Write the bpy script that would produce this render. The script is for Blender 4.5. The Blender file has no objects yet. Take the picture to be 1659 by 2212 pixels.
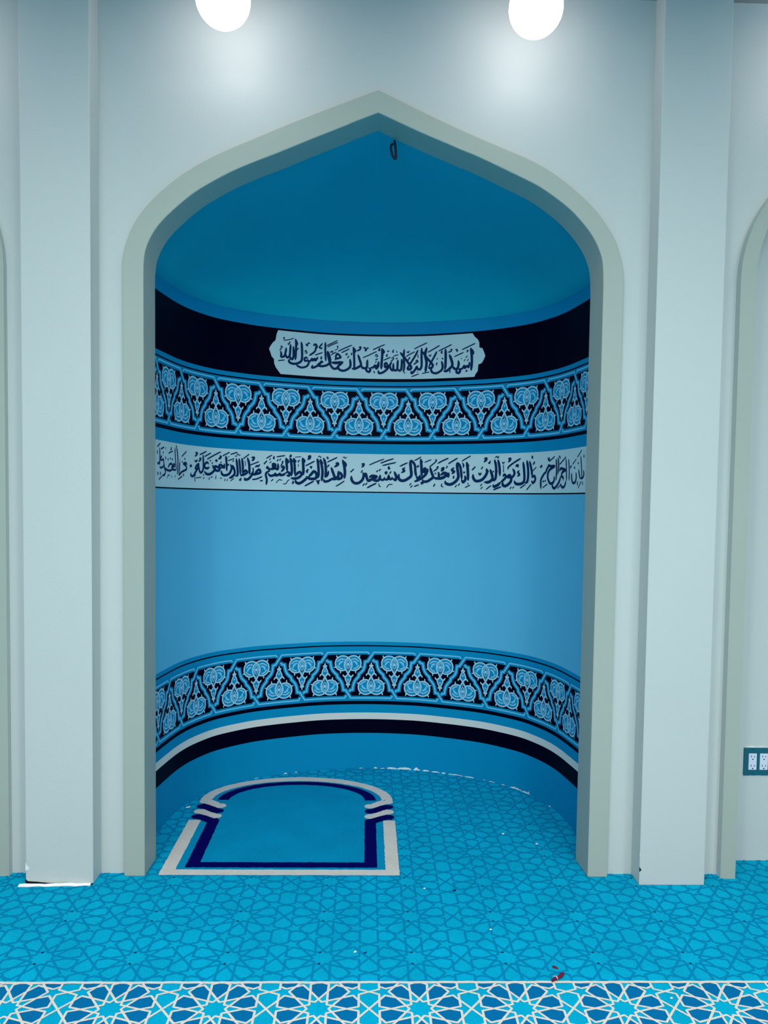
import bpy, bmesh, math, random
from mathutils import Vector, Matrix
random.seed(7)
scene = bpy.context.scene
COL = scene.collection

# ------------------------------------------------------------------ camera
W_IMG, H_IMG = 1659, 2212
FPX, PX, PY = 1658.975, 831.29, 1159.70
cam_data = bpy.data.cameras.new('camera')
cam = bpy.data.objects.new('camera', cam_data)
COL.objects.link(cam)
cr = Vector((0.99964324, -0.02307751, 0.01344716))
cu = Vector((-0.01233765, 0.04756449, 0.99879197))
cf = Vector((0.02368923, 0.99860155, -0.04726279))
M = Matrix((cr, cu, -cf)).transposed().to_4x4()
M.translation = Vector((-0.02379, -2.92284, 1.45))
cam.matrix_world = M
cam_data.sensor_fit = 'HORIZONTAL'
cam_data.sensor_width = 36.0
cam_data.lens = FPX / W_IMG * 36.0
cam_data.shift_x = (W_IMG / 2 - PX) / W_IMG
cam_data.shift_y = (PY - H_IMG / 2) / W_IMG
cam_data.clip_start = 0.02
scene.camera = cam

# ------------------------------------------------------------------ world, light, exposure
vs = scene.view_settings
vs.view_transform = 'Standard'; vs.look = 'None'; vs.gamma = 1.0; vs.use_curve_mapping = False
vs.exposure = 0.04
world = bpy.data.worlds.new('world'); scene.world = world
world.use_nodes = True
bg = world.node_tree.nodes['Background']
bg.inputs[0].default_value = (0.55, 0.75, 0.9, 1); bg.inputs[1].default_value = 0.05

CEIL = 3.32                 # ceiling height
ROOM_L, ROOM_R, ROOM_F = -4.2, 4.2, -7.0
LAMP_EMIT = 9.0            # globe lamps
LAMP_COLOR = (1.0, 0.86, 0.85)
def area(name, loc, rx, sx, sy, power, color):
    d = bpy.data.lights.new(name, 'AREA'); d.shape = 'RECTANGLE'; d.size = sx; d.size_y = sy
    d.energy = power; d.color = color
    o = bpy.data.objects.new(name, d); COL.objects.link(o)
    o.location = loc; o.rotation_euler = (math.radians(rx), 0, 0)
    return o
FILL_PANEL_COLOR = (1.0, 0.965, 0.905)
FILL_PANEL_POWER = {-1.75: (4.0, 11.0, 11.0, 6.0, 6.0), -3.65: (14.0, 58.0, 54.0, 44.0, 48.0), -5.55: (34.0, 42.0, 46.0, 48.0, 54.0)}
FILL_PANEL_X = (-2.4, -1.2, 0.0, 1.2, 2.4)
FILL_PANELS = [(x, y, p) for y, row in FILL_PANEL_POWER.items() for x, p in zip(FILL_PANEL_X, row)]
for x, y, p in FILL_PANELS:
    area('fill_panel_light', (x, y, CEIL - 0.035), 0, 0.56, 0.56, p, FILL_PANEL_COLOR)  # fill lamps added out of view as the main light
# ------------------------------------------------------------------ materials
def lin(c):
    return tuple(((v / 255) / 12.92 if v / 255 <= 0.04045 else ((v / 255 + 0.055) / 1.055) ** 2.4) for v in c) + (1.0,)
def mat(name, rgb, rough=0.6, spec=0.3, bump=0.0, bscale=120.0, vary=0.0, vscale=4.0, emit=None, fine=0.0):
    m = bpy.data.materials.new(name); m.use_nodes = True
    nt = m.node_tree; b = nt.nodes['Principled BSDF']
    c = lin(rgb)
    b.inputs['Base Color'].default_value = c
    b.inputs['Roughness'].default_value = rough
    b.inputs['Specular IOR Level'].default_value = spec
    tc = nt.nodes.new('ShaderNodeTexCoord')
    if vary or fine:
        n = nt.nodes.new('ShaderNodeTexNoise'); n.inputs['Scale'].default_value = vscale
        n.inputs['Detail'].default_value = 5.0
        nt.links.new(tc.outputs['Object'], n.inputs['Vector'])
        r = nt.nodes.new('ShaderNodeMapRange')
        r.inputs['To Min'].default_value = 1 - vary; r.inputs['To Max'].default_value = 1 + vary
        r.inputs['From Min'].default_value = 0.3; r.inputs['From Max'].default_value = 0.7
        nt.links.new(n.outputs['Fac'], r.inputs['Value'])
        val = r.outputs['Result']
        if fine:
            n2 = nt.nodes.new('ShaderNodeTexNoise'); n2.inputs['Scale'].default_value = 260.0
            n2.inputs['Detail'].default_value = 3.0
            nt.links.new(tc.outputs['Object'], n2.inputs['Vector'])
            r2 = nt.nodes.new('ShaderNodeMapRange')
            r2.inputs['From Min'].default_value = 0.3; r2.inputs['From Max'].default_value = 0.7
            r2.inputs['To Min'].default_value = 1 - fine; r2.inputs['To Max'].default_value = 1 + fine
            nt.links.new(n2.outputs['Fac'], r2.inputs['Value'])
            mu = nt.nodes.new('ShaderNodeMath'); mu.operation = 'MULTIPLY'
            nt.links.new(val, mu.inputs[0]); nt.links.new(r2.outputs['Result'], mu.inputs[1])
            val = mu.outputs[0]
        mx = nt.nodes.new('ShaderNodeVectorMath'); mx.operation = 'SCALE'
        mx.inputs[0].default_value = c[:3]
        nt.links.new(val, mx.inputs['Scale'])
        nt.links.new(mx.outputs[0], b.inputs['Base Color'])
    if bump:
        n = nt.nodes.new('ShaderNodeTexNoise'); n.inputs['Scale'].default_value = bscale
        n.inputs['Detail'].default_value = 4.0
        nt.links.new(tc.outputs['Object'], n.inputs['Vector'])
        bp = nt.nodes.new('ShaderNodeBump'); bp.inputs['Strength'].default_value = bump
        bp.inputs['Distance'].default_value = 0.004
        nt.links.new(n.outputs['Fac'], bp.inputs['Height'])
        nt.links.new(bp.outputs['Normal'], b.inputs['Normal'])
    if emit:
        b.inputs['Emission Color'].default_value = emit[0] + (1,)
        b.inputs['Emission Strength'].default_value = emit[1]
    return m

MT = dict(
    wall=mat('white_wall_paint', (187, 199, 198), 0.5, 0.3, bump=0.12, bscale=90, vary=0.012, vscale=2.0),
    sage=mat('sage_trim_paint', (160, 174, 165), 0.5, 0.3, bump=0.05, bscale=70, vary=0.012),
    conch=mat('teal_conch_paint', (0, 170, 196), 0.6, 0.08, vary=0.02, vscale=3),
    blue=mat('medium_blue_paint', (0, 140, 190), 0.6, 0.08, vary=0.015, vscale=3),
    sky=mat('light_blue_paint', (92, 186, 222), 0.6, 0.08, vary=0.015, vscale=3),
    navy=mat('navy_paint', (0, 0, 24), 0.5, 0.04),
    pale=mat('pale_band_paint', (188, 218, 222), 0.6, 0.08, vary=0.02, vscale=5),
    cream=mat('cream_stripe_paint', (208, 220, 216), 0.6, 0.08),
    line=mat('light_line_paint', (110, 200, 236), 0.6, 0.08),
    motif=mat('pale_motif_paint', (156, 210, 232), 0.6, 0.08),
    ink=mat('ink_navy_paint', (0, 44, 88), 0.6, 0.08),
    chip=mat('bare_plaster', (226, 236, 238), 0.8, 0.2, bump=0.4, bscale=200),
    carpet=mat('turquoise_carpet_pile', (0, 174, 218), 0.95, 0.05, bump=0.9, bscale=420, vary=0.10, vscale=5.0, fine=0.2),
    lattice=mat('darker_blue_pile', (0, 138, 190), 0.95, 0.05, bump=0.9, bscale=420, fine=0.08),
    petal=mat('deep_blue_pile', (0, 112, 172), 0.95, 0.05, bump=0.9, bscale=420, vary=0.04, fine=0.1),
    creampile=mat('cream_pile', (226, 222, 214), 0.95, 0.05, bump=0.9, bscale=420, fine=0.08),
    rugwhite=mat('off_white_pile', (214, 214, 208), 0.95, 0.05, bump=0.9, bscale=420, vary=0.05, vscale=14, fine=0.1),
    rugnavy=mat('navy_pile', (0, 0, 92), 0.95, 0.05, bump=0.9, bscale=420, fine=0.1),
    rugfield=mat('blue_field_pile', (0, 148, 196), 0.95, 0.05, bump=0.9, bscale=420, vary=0.07, vscale=6, fine=0.1),
    hall=mat('bounce_damping_hall_grey', (112, 114, 110), 0.6, 0.2),  # unseen hall walls, kept dark to hold down bounced light
    ceiling=mat('bounce_damping_ceiling_grey', (140, 140, 136), 0.7, 0.2),  # darkened as well, so less light bounces back down
    lampbase=mat('white_lamp_base', (200, 204, 204), 0.4, 0.4),
    globe=mat('glowing_globe_glass', (255, 255, 255), 0.3, 0.4, emit=(LAMP_COLOR, LAMP_EMIT)),
    plate=mat('teal_plate_plastic', (16, 92, 110), 0.35, 0.5),
    socket=mat('white_socket_plastic', (206, 218, 236), 0.35, 0.5),
    dark=mat('dark_slot', (6, 10, 18), 0.6, 0.2),
    screw=mat('painted_screw', (14, 70, 88), 0.4, 0.5),
    cable=mat('dark_cable_rubber', (10, 16, 44), 0.5, 0.4),
    strip=mat('white_plastic_strip', (244, 246, 250), 0.4, 0.5),
    petalred=mat('dark_red_scrap', (96, 12, 46), 0.6, 0.3),
    petalpink=mat('pale_pink_scrap', (214, 150, 176), 0.6, 0.3),
    crumb=mat('white_crumb', (232, 240, 246), 0.8, 0.2),
    fluff=mat('dark_blue_fluff', (0, 28, 108), 0.9, 0.1),
    panel=mat('fill_panel_glow', (240, 240, 240), 0.4, 0.3, emit=((1.0, 0.96, 0.88), 1.0)),  # glowing face of the added light panels
)

# ------------------------------------------------------------------ object helpers
def link(name, bm, mats, parent=None, smooth=False, bevel=0.0):
    me = bpy.data.meshes.new(name)
    bm.normal_update(); bm.to_mesh(me); bm.free()
    for m in (mats if isinstance(mats, (list, tuple)) else [mats]):
        me.materials.append(MT[m])
    if smooth:
        for p in me.polygons: p.use_smooth = True
    o = bpy.data.objects.new(name, me); COL.objects.link(o)
    if parent is not None:
        o.parent = parent
        o.matrix_parent_inverse = Matrix.Translation(-Vector(parent.location))
    if bevel:
        b = o.modifiers.new('bevel', 'BEVEL'); b.width = bevel; b.segments = 2; b.limit_method = 'ANGLE'
        b.angle_limit = math.radians(40)
    return o
def thing(name, label, cat, loc=(0, 0, 0), group=None):
    o = bpy.data.objects.new(name, None); COL.objects.link(o)
    o.location = loc; o.empty_display_size = 0.1
    return tag(o, label, cat, group)
def tag(o, label, cat, group=None):
    o['label'] = label; o['category'] = cat
    if group: o['group'] = group
    return o
def struct(o):
    o['kind'] = 'structure'
    return o
def add_box(bm, lo, hi, mi=0):
    vs_ = [bm.verts.new((x, y, z)) for z in (lo[2], hi[2]) for y in (lo[1], hi[1]) for x in (lo[0], hi[0])]
    for f in ((0, 2, 3, 1), (4, 5, 7, 6), (0, 1, 5, 4), (2, 6, 7, 3), (0, 4, 6, 2), (1, 3, 7, 5)):
        fc = bm.faces.new([vs_[i] for i in f]); fc.material_index = mi
def box(name, lo, hi, m, parent=None, bevel=0.0):
    bm = bmesh.new(); add_box(bm, lo, hi); return link(name, bm, m, parent, bevel=bevel)
def add_lathe(bm, prof, c, n=32, mi=0):
    rings = []
    for r, z in prof:
        if r < 1e-6: rings.append([bm.verts.new((c[0], c[1], c[2] + z))])
        else: rings.append([bm.verts.new((c[0] + r * math.cos(2 * math.pi * k / n), c[1] + r * math.sin(2 * math.pi * k / n), c[2] + z)) for k in range(n)])
    for a, b in zip(rings, rings[1:]):
        for k in range(n):
            p = [a[k % len(a)], a[(k + 1) % len(a)], b[(k + 1) % len(b)], b[k % len(b)]]
            q = []
            for v in p:
                if v not in q: q.append(v)
            if len(q) > 2:
                f = bm.faces.new(q); f.material_index = mi; f.smooth = True
def add_tube(bm, pts, r, n=10, mi=0):
    pts = [Vector(p) for p in pts]; rings = []
    for i, p in enumerate(pts):
        t = (pts[min(i + 1, len(pts) - 1)] - pts[max(i - 1, 0)]).normalized()
        a = t.cross(Vector((0.13, 0.97, 0.2))).normalized(); b = t.cross(a)
        rr = r[i] if isinstance(r, (list, tuple)) else r
        rings.append([bm.verts.new(p + rr * (a * math.cos(2 * math.pi * k / n) + b * math.sin(2 * math.pi * k / n))) for k in range(n)])
    for a, b in zip(rings, rings[1:]):
        for k in range(n):
            f = bm.faces.new((a[k], a[(k + 1) % n], b[(k + 1) % n], b[k])); f.material_index = mi; f.smooth = True
    for rg in (rings[0], rings[-1]):
        bm.faces.new(rg).material_index = mi

LIFT = [0]
def lift(w):
    """every brush mark lies a hair above the one before it"""
    LIFT[0] = (LIFT[0] + 1) % 150
    return w + 1.6e-6 * LIFT[0]
# flat drawing in a (u, v) plane: smooth strokes, straight strips, polygons, discs; w is laid in the third axis
def catmull(P, n=6):
    if len(P) < 3: return P
    out = []
    Q = [P[0]] + list(P) + [P[-1]]
    for i in range(1, len(Q) - 2):
        p0, p1, p2, p3 = Q[i - 1], Q[i], Q[i + 1], Q[i + 2]
        for k in range(n):
            t = k / n
            out.append(tuple(0.5 * (2 * p1[j] + (p2[j] - p0[j]) * t + (2 * p0[j] - 5 * p1[j] + 4 * p2[j] - p3[j]) * t * t + (3 * p1[j] - p0[j] - 3 * p2[j] + p3[j]) * t ** 3) for j in (0, 1)))
    out.append(tuple(P[-1]))
    return out
def disc(bm, c, rx, ry, w=0.0, mi=0, n=16):
    w = lift(w)
    f = bm.faces.new([bm.verts.new((c[0] + rx * math.cos(2 * math.pi * k / n), c[1] + ry * math.sin(2 * math.pi * k / n), w)) for k in range(n)])
    f.material_index = mi
def poly(bm, P, w=0.0, mi=0):
    w = lift(w)
    f = bm.faces.new([bm.verts.new((p[0], p[1], w)) for p in P]); f.material_index = mi
    return f
def ribbon(bm, P, width, w=0.0, mi=0, closed=False, taper=None):
    """mitred strip along P; taper: share of the full width at the two ends"""
    n = len(P); L = []; w = lift(w)
    pts = [Vector((p[0], p[1])) for p in P]
    acc = [0.0]
    for a, b in zip(pts, pts[1:]): acc.append(acc[-1] + (b - a).length)
    tot = acc[-1] or 1.0
    for i in range(n):
        a = pts[(i - 1) % n] if (closed or i > 0) else None
        b = pts[(i + 1) % n] if (closed or i < n - 1) else None
        d1 = (pts[i] - a).normalized() if a is not None and (pts[i] - a).length > 1e-9 else None
        d2 = (b - pts[i]).normalized() if b is not None and (b - pts[i]).length > 1e-9 else None
        if d1 is None: d1 = d2
        if d2 is None: d2 = d1
        if d1 is None: return
        t = d1 + d2
        t = t.normalized() if t.length > 1e-6 else d1
        nn = Vector((-t.y, t.x))
        k = 1.0 / max(0.6, nn.dot(Vector((-d1.y, d1.x))))
        h = width / 2
        if taper is not None:
            e = min(acc[i], tot - acc[i]) / max(1e-9, min(tot * 0.45, width * 1.3))
            h *= taper + (1 - taper) * math.sin(min(1.0, e) * math.pi / 2)
        L.append((bm.verts.new((pts[i].x + nn.x * h * k, pts[i].y + nn.y * h * k, w)), bm.verts.new((pts[i].x - nn.x * h * k, pts[i].y - nn.y * h * k, w))))
    for i in range(n if closed else n - 1):
        a, b = L[i], L[(i + 1) % n]
        f = bm.faces.new((a[0], a[1], b[1], b[0])); f.material_index = mi

# ------------------------------------------------------------------ arch outlines (half widths by height, metres)
OUT_L = [(0.9355, 0.0), (0.936, 2.295), (0.932, 2.343), (0.920, 2.392), (0.896, 2.450), (0.855, 2.511), (0.793, 2.576), (0.732, 2.626), (0.671, 2.667), (0.610, 2.701), (0.549, 2.731), (0.457, 2.771), (0.335, 2.824), (0.213, 2.874), (0.091, 2.922), (0.0, 2.957)]
IN_L = [(0.8575, 0.0), (0.8595, 2.273), (0.858, 2.321), (0.850, 2.367), (0.828, 2.416), (0.793, 2.465), (0.732, 2.524), (0.671, 2.573), (0.610, 2.611), (0.536, 2.651), (0.457, 2.686), (0.365, 2.723), (0.243, 2.775), (0.122, 2.825), (0.090, 2.8395), (0.0, 2.8755)]
OUT_R = [(0.9272, 0.0), (0.928, 2.280), (0.923, 2.327), (0.912, 2.376), (0.892, 2.431), (0.859, 2.485), (0.813, 2.543), (0.749, 2.602), (0.685, 2.651), (0.622, 2.691), (0.559, 2.722), (0.496, 2.747), (0.370, 2.796), (0.246, 2.847), (0.121, 2.902), (0.0, 2.957)]
IN_R = [(0.8502, 0.0), (0.851, 2.260), (0.847, 2.338), (0.836, 2.385), (0.810, 2.438), (0.771, 2.489), (0.719, 2.541), (0.656, 2.588), (0.592, 2.627), (0.498, 2.670), (0.372, 2.725), (0.310, 2.748), (0.247, 2.773), (0.185, 2.797), (0.122, 2.823), (0.0, 2.8755)]
def curve_pts(P):
    """straight jamb, smooth shoulder, straight rise to the point"""
    return [P[0]] + catmull(P[1:], 5)
def arch(L, R, cx=0.0):
    l = curve_pts(L); r = curve_pts(R)
    return [(cx - w, z) for w, z in l] + [(cx + w, z) for w, z in reversed(r[:-1])]
APX = -0.004
OUTER = arch(OUT_L, OUT_R, 0.0)
INNER = arch(IN_L, IN_R, 0.0)
DT, YR, DP = 0.026, 0.117, 0.0885
def bay(o, half):
    """the side bays' arch: the same outline, a little taller in the shoulder"""
    def f(P, dw): return [(w - dw if z < 2.25 else max(0.0, w - dw * (1 if w > 0.2 else w / 0.2)), z if z < 2.25 else 2.30 + (z - 2.30) * 1.28) for w, z in P]
    return arch(f(OUT_L, 0), f(OUT_L, 0), o), arch(f(OUT_L, 0.058), f(OUT_L, 0.058), o)

def arch_trim(name, outer, inner, y0, y1, back):
    bm = bmesh.new()
    n = len(outer)
    of = [bm.verts.new((x, y0, z)) for x, z in outer]; inf = [bm.verts.new((x, y0, z)) for x, z in inner]
    ob = [bm.verts.new((x, y1, z)) for x, z in outer]; cxm = (inner[0][0] + inner[-1][0]) / 2
    inb = [bm.verts.new((cxm + (x - cxm) * (0.9945 if x < cxm else 0.990), back, z)) for x, z in inner]
    for i in range(n - 1):
        bm.faces.new((of[i], of[i + 1], inf[i + 1], inf[i]))
        bm.faces.new((inf[i], inf[i + 1], inb[i + 1], inb[i]))
        bm.faces.new((of[i + 1], of[i], ob[i], ob[i + 1])).material_index = 1
        bm.faces.new((ob[i + 1], ob[i], inb[i], inb[i + 1]))
    bm.faces.new((of[0], inf[0], inb[0], ob[0])); bm.faces.new((of[-1], ob[-1], inb[-1], inf[-1]))
    bmesh.ops.recalc_face_normals(bm, faces=bm.faces)
    return link(name, bm, ['sage', 'wall'], bevel=0.003)

# ------------------------------------------------------------------ room shell
BAYX = 1.366 + 0.936
bmw = bmesh.new()
def wall_panel(xa, xb, hole, y0, y1):
    P = [(xa, 0.0)] + hole + [(xb, 0.0), (xb, CEIL), (xa, CEIL)]
    f = bmw.faces.new([bmw.verts.new((x, y0, z)) for x, z in P])
    r = bmesh.ops.extrude_face_region(bmw, geom=[f])
    for v in r['geom']:
        if isinstance(v, bmesh.types.BMVert): v.co.y = y1
mid = [((a[0] * 0.6 + b[0] * 0.4), (a[1] * 0.6 + b[1] * 0.4)) for a, b in zip(OUTER, INNER)]
mid[0] = (mid[0][0], 0.0); mid[-1] = (mid[-1][0], 0.0)
wall_panel(-1.16, 1.16, mid, 0.0, 0.1)
BAY_R = bay(BAYX, 1); BAY_L = bay(-BAYX - 0.004, 1)
for sgn, (bo, bi) in ((1, BAY_R), (-1, BAY_L)):
    m2 = [((a[0] + b[0]) / 2, (a[1] + b[1]) / 2) for a, b in zip(bo, bi)]
    if sgn > 0: wall_panel(1.16, ROOM_R, m2, 0.0, 0.1)
    else: wall_panel(ROOM_L, -1.16, m2, 0.0, 0.1)
    c = BAYX * sgn
    add_box(bmw, (c - 1.0, YR, 0.0), (c + 1.0, YR + 0.05, CEIL))
bmesh.ops.triangulate(bmw, faces=[f for f in bmw.faces if len(f.verts) > 4])
bmesh.ops.recalc_face_normals(bmw, faces=bmw.faces)
struct(link('wall_back', bmw, 'wall'))
struct(box('wall_left', (ROOM_L - 0.1, ROOM_F, 0), (ROOM_L, 0.1, CEIL), 'hall'))
struct(box('wall_right', (ROOM_R, ROOM_F, 0), (ROOM_R + 0.1, 0.1, CEIL), 'hall'))
struct(box('ceiling', (ROOM_L - 0.1, ROOM_F - 0.1, CEIL), (ROOM_R + 0.1, 0.2, CEIL + 0.1), 'ceiling'))
struct(box('wall_front', (ROOM_L - 0.1, ROOM_F - 0.1, 0), (ROOM_R + 0.1, ROOM_F, CEIL), 'hall'))

# ------------------------------------------------------------------ carpeted floor
SX, SY, X0, Y0 = 0.2935, 0.2445, -0.147, -0.5535
YB = -0.678                                     # where the plain field meets the cream-lined border
BAND_END = -1.9
bm = bmesh.new()
for a, b in (((ROOM_L - 0.1, ROOM_F - 0.1), (ROOM_R + 0.1, 1.25)),):
    add_box(bm, (a[0], a[1], -0.06), (b[0], b[1], 0.0))
floor = struct(link('floor', bm, 'carpet'))
def pol(r, a): return (r * math.cos(math.radians(a)), r * math.sin(math.radians(a)))
HX, HY = SX / 2, SY / 2
V0, V36, V72 = pol(0.031, 0), pol(0.031, 36), pol(0.031, 72)
T18, T54, T90 = pol(0.0435, 18), pol(0.0435, 54), pol(0.0435, 90)
W0, W36, W72 = pol(0.083, 0), pol(0.083, 36), pol(0.083, 72)
C54l, C54u = (0.0885, 0.0765), (0.0490, 0.1075)
C18u, C18l = (0.1000, 0.0590), (0.1168, 0.0095)
C90 = (0.0270, 0.1110)
A18, A54, A90 = (0.1165, 0.0378), (0.0718, 0.0989), (0.0, HY)
RR, QQ, OO = (0.1168, 0.0640), (HX, 0.0755), (HX, 0.0)
RB, HXB = (0.1168, 0.0870), (0.0985, 0.0900)
HR, HT = (0.1168, 0.1010), (0.0545, HY)
V108 = pol(0.031, 108)
QUARTER = [[V108, W72], [V0, W36], [V36, W0], [V36, W72], [V72, W36], [W36, C54l], [W36, C18u], [W0, C18l], [W72, C90],
           [C54l, A54], [A54, HT], [C54u, A54], [A54, HXB], [HXB, HR], [C18u, A18], [A18, OO], [C18l, A18], [A18, RR], [RR, QQ], [QQ, RB], [RB, (0.1168, HY)],
           [C90, A90], [W72, C54u]]
# the two edges round the upright petal: its side runs on from the vertical strand
DARK = [[T18, W36, C18u, A18, C18l, W0], [T54, W72, C54u, A54, C54l, W36], [A54, HXB, HR, (0.1168, HY), HT]]
def clip_y(bm, y, keep_above):
    g = bm.verts[:] + bm.edges[:] + bm.faces[:]
    bmesh.ops.bisect_plane(bm, geom=g, plane_co=(0, y, 0), plane_no=(0, 1, 0), clear_inner=keep_above, clear_outer=not keep_above)
def lattice(bm, xr, yr, width, w, mi, dark_mi=None):
    for i in range(math.floor((xr[0] - X0) / SX), math.ceil((xr[1] - X0) / SX) + 1):
        for j in range(math.floor((yr[0] - Y0) / SY), math.ceil((yr[1] - Y0) / SY) + 1):
            cx, cy = X0 + i * SX, Y0 + j * SY
            for sx in (1, -1):
                for sy in (1, -1):
                    for seg in QUARTER:
                        P = [(cx + sx * p[0], cy + sy * p[1]) for p in seg]
                        ribbon(bm, P, width, w, mi)
                        for p in P: disc(bm, p, width / 2, width / 2, w, mi, 6)
                    if dark_mi is not None:
                        for D in DARK:
                            poly(bm, [(cx + sx * p[0], cy + sy * p[1]) for p in D], w - 0.0004, dark_mi)
            if dark_mi is not None:
                for sy in (1, -1):
                    D = [T90, W72, C90, A90, (-C90[0], C90[1]), (-W72[0], W72[1])]
                    poly(bm, [(cx + p[0], cy + sy * p[1]) for p in D], w - 0.0004, dark_mi)
bm = bmesh.new()
lattice(bm, (-2.3, 2.3), (YB, 1.0), 0.0074, 0.0008, 0)
clip_y(bm, YB, True)
bm2 = [f for f in bm.faces if f.calc_center_median().y > 1.18]
bmesh.ops.delete(bm, geom=bm2, context='FACES')
link('star_lattice', bm, 'lattice', floor)
bm = bmesh.new()
lattice(bm, (-2.3, 2.3), (BAND_END, YB), 0.0068, 0.0012, 0, 1)
clip_y(bm, YB, False)
# slightly wavy woven edge line
P = [(-2.6 + 0.02 * k, YB + 0.0008 * math.sin(k * 1.7) + 0.0006 * math.sin(k * 0.45)) for k in range(261)]
ribbon(bm, P, 0.0105, 0.0014, 0)
link('star_border', bm, ['creampile', 'petal'], floor)['label'] = 'border of cream star lattice with deep blue petals'

# ------------------------------------------------------------------ prayer niche
HALF = [(0, 1.175), (0.13, 1.168), (0.27, 1.145), (0.41, 1.097), (0.50, 1.060), (0.60, 1.008), (0.70, 0.930), (0.77, 0.858), (0.82, 0.775), (0.858, 0.690), (0.886, 0.590), (0.904, 0.480), (0.918, 0.375), (0.926, 0.27), (0.930, 0.16), (0.930, 0.117)]
hp = catmull([(-HALF[1][0], HALF[1][1])] + HALF, 24)[24:]
plan = [(-0.866, YR + 0.0005)] + [(-x, y) for x, y in hp[::-1]] + hp[1:] + [(0.860, YR + 0.0005)]
mid_i = len(hp)
SS = [0.0]
for a, b in zip(plan, plan[1:]): SS.append(SS[-1] + math.hypot(b[0] - a[0], b[1] - a[1]))
S_OFF = SS[mid_i]
SS = [s - S_OFF for s in SS]
import bisect
def on_niche(s, off=0.0):
    i = min(max(bisect.bisect_right(SS, s) - 1, 0), len(SS) - 2)
    t = (s - SS[i]) / (SS[i + 1] - SS[i])
    x = plan[i][0] + t * (plan[i + 1][0] - plan[i][0]); y = plan[i][1] + t * (plan[i + 1][1] - plan[i][1])
    if off:
        dx, dy = plan[i + 1][0] - plan[i][0], plan[i + 1][1] - plan[i][1]
        l = math.hypot(dx, dy); x += dy / l * off; y -= dx / l * off
    return x, y
STEP = 0.025
GRID = [k * STEP for k in range(-90, 91) if SS[0] < k * STEP < SS[-1]]
SGRID = [SS[0]] + GRID + [SS[-1]]
def wrap(bm):
    """bends a drawing (x = arc length, y = height, z = lift) onto the niche wall"""
    xs_ = [v.co.x for v in bm.verts]
    for g in GRID:
        if min(xs_) < g < max(xs_):
            bmesh.ops.bisect_plane(bm, geom=bm.verts[:] + bm.edges[:] + bm.faces[:], plane_co=(g, 0, 0), plane_no=(1, 0, 0))
    for v in bm.verts:
        s, z, off = v.co
        i = min(max(bisect.bisect_right(SGRID, s) - 1, 0), len(SGRID) - 2)
        a, b = on_niche(SGRID[i], off), on_niche(SGRID[i + 1], off)
        t = (s - SGRID[i]) / (SGRID[i + 1] - SGRID[i])
        v.co = (a[0] + (b[0] - a[0]) * t, a[1] + (b[1] - a[1]) * t, z)
niche = thing('prayer_niche', 'tall curved blue prayer niche painted with arabesque borders and Arabic calligraphy, under the pointed arch', 'niche', (0, 0.9, 0))
def strip_bm(z0, z1, s0=None, s1=None, off=0.0, mi=0, bm=None):
    bm = bm or bmesh.new()
    g = SGRID if s0 is None else [s0] + [s for s in SGRID if s0 < s < s1] + [s1]
    prev = None
    for s in g:
        x, y = on_niche(s, off)
        cur = (bm.verts.new((x, y, z0)), bm.verts.new((x, y, z1)))
        if prev:
            f = bm.faces.new((prev[0], cur[0], cur[1], prev[1])); f.smooth = True; f.material_index = mi
        prev = cur
    return bm
def strip(name, z0, z1, m, label=None):
    o = link(name, strip_bm(z0, z1), m, niche, smooth=True)
    if label: o['label'] = label
    return o
Z1 = 2.387
strip('skirting', -0.01, 0.194, 'blue')
strip('navy_stripe', 0.194, 0.270, 'navy')
strip('cream_stripe', 0.270, 0.3055, 'cream')
strip('blue_stripe', 0.3055, 0.351, 'blue')
strip('navy_stripe', 0.351, 0.370, 'navy')
strip('blue_stripe', 0.6725, 0.6915, 'blue')
strip('navy_stripe', 0.6655, 0.6725, 'navy')
strip('wall_panel', 0.6915, 1.4895, 'sky', 'plain light blue middle of the curved wall')
strip('navy_stripe', 1.4895, 1.4962, 'navy')
verse_band = strip('verse_band', 1.4962, 1.6955, 'pale', 'pale band with a line of navy Arabic calligraphy')
strip('blue_stripe', 1.6955, 1.7486, 'blue')
strip('navy_stripe', 1.7486, 1.765, 'navy')
strip('navy_stripe', 2.0482, 2.0552, 'navy')
strip('blue_stripe', 2.0552, 2.0762, 'blue')
inscription_band = strip('inscription_band', 2.0762, 2.3235, 'navy', 'wide navy band behind the pale inscription panel')
strip('blue_stripe', 2.3235, Z1, 'blue')

# conch: from the half-oval spring line up to the pointed arch
def half_width(P, z):
    pts = curve_pts(P)
    for a, b in zip(pts, pts[1:]):
        if a[1] <= z <= b[1] and b[1] > a[1]:
            return a[0] + (b[0] - a[0]) * (z - a[1]) / (b[1] - a[1])
    return 0.0
bm = bmesh.new(); rows = []
ZT = 2.8755
NZ = 40
inner = plan[1:-1]
sub = [plan[0]] + inner[::6] + ([inner[-1]] if inner[::6][-1] != inner[-1] else []) + [plan[-1]]
for k in range(NZ + 1):
    t = math.sin(k / NZ * math.pi / 2)
    z = Z1 + (ZT - 0.001 - Z1) * t
    wl, wr = half_width(IN_L, z), half_width(IN_R, z)
    if k == 0: wl, wr = 0.866, 0.860
    dd = max(0.0, 1 - t ** 2.5) ** (1 / 2.5)
    row = []
    for x, y in sub:
        xx = x * (wl / 0.866 if x < 0 else wr / 0.860)
        row.append(bm.verts.new((xx, YR - 0.002 + (y - YR) * dd, z)))
    rows.append(row)
for a, b in zip(rows, rows[1:]):
    for i in range(len(sub) - 1):
        try:
            f = bm.faces.new((a[i], a[i + 1], b[i + 1], b[i])); f.smooth = True
        except ValueError: pass
link('conch', bm, 'conch', niche)['label'] = 'plain teal half dome at the top of the niche'

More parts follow.
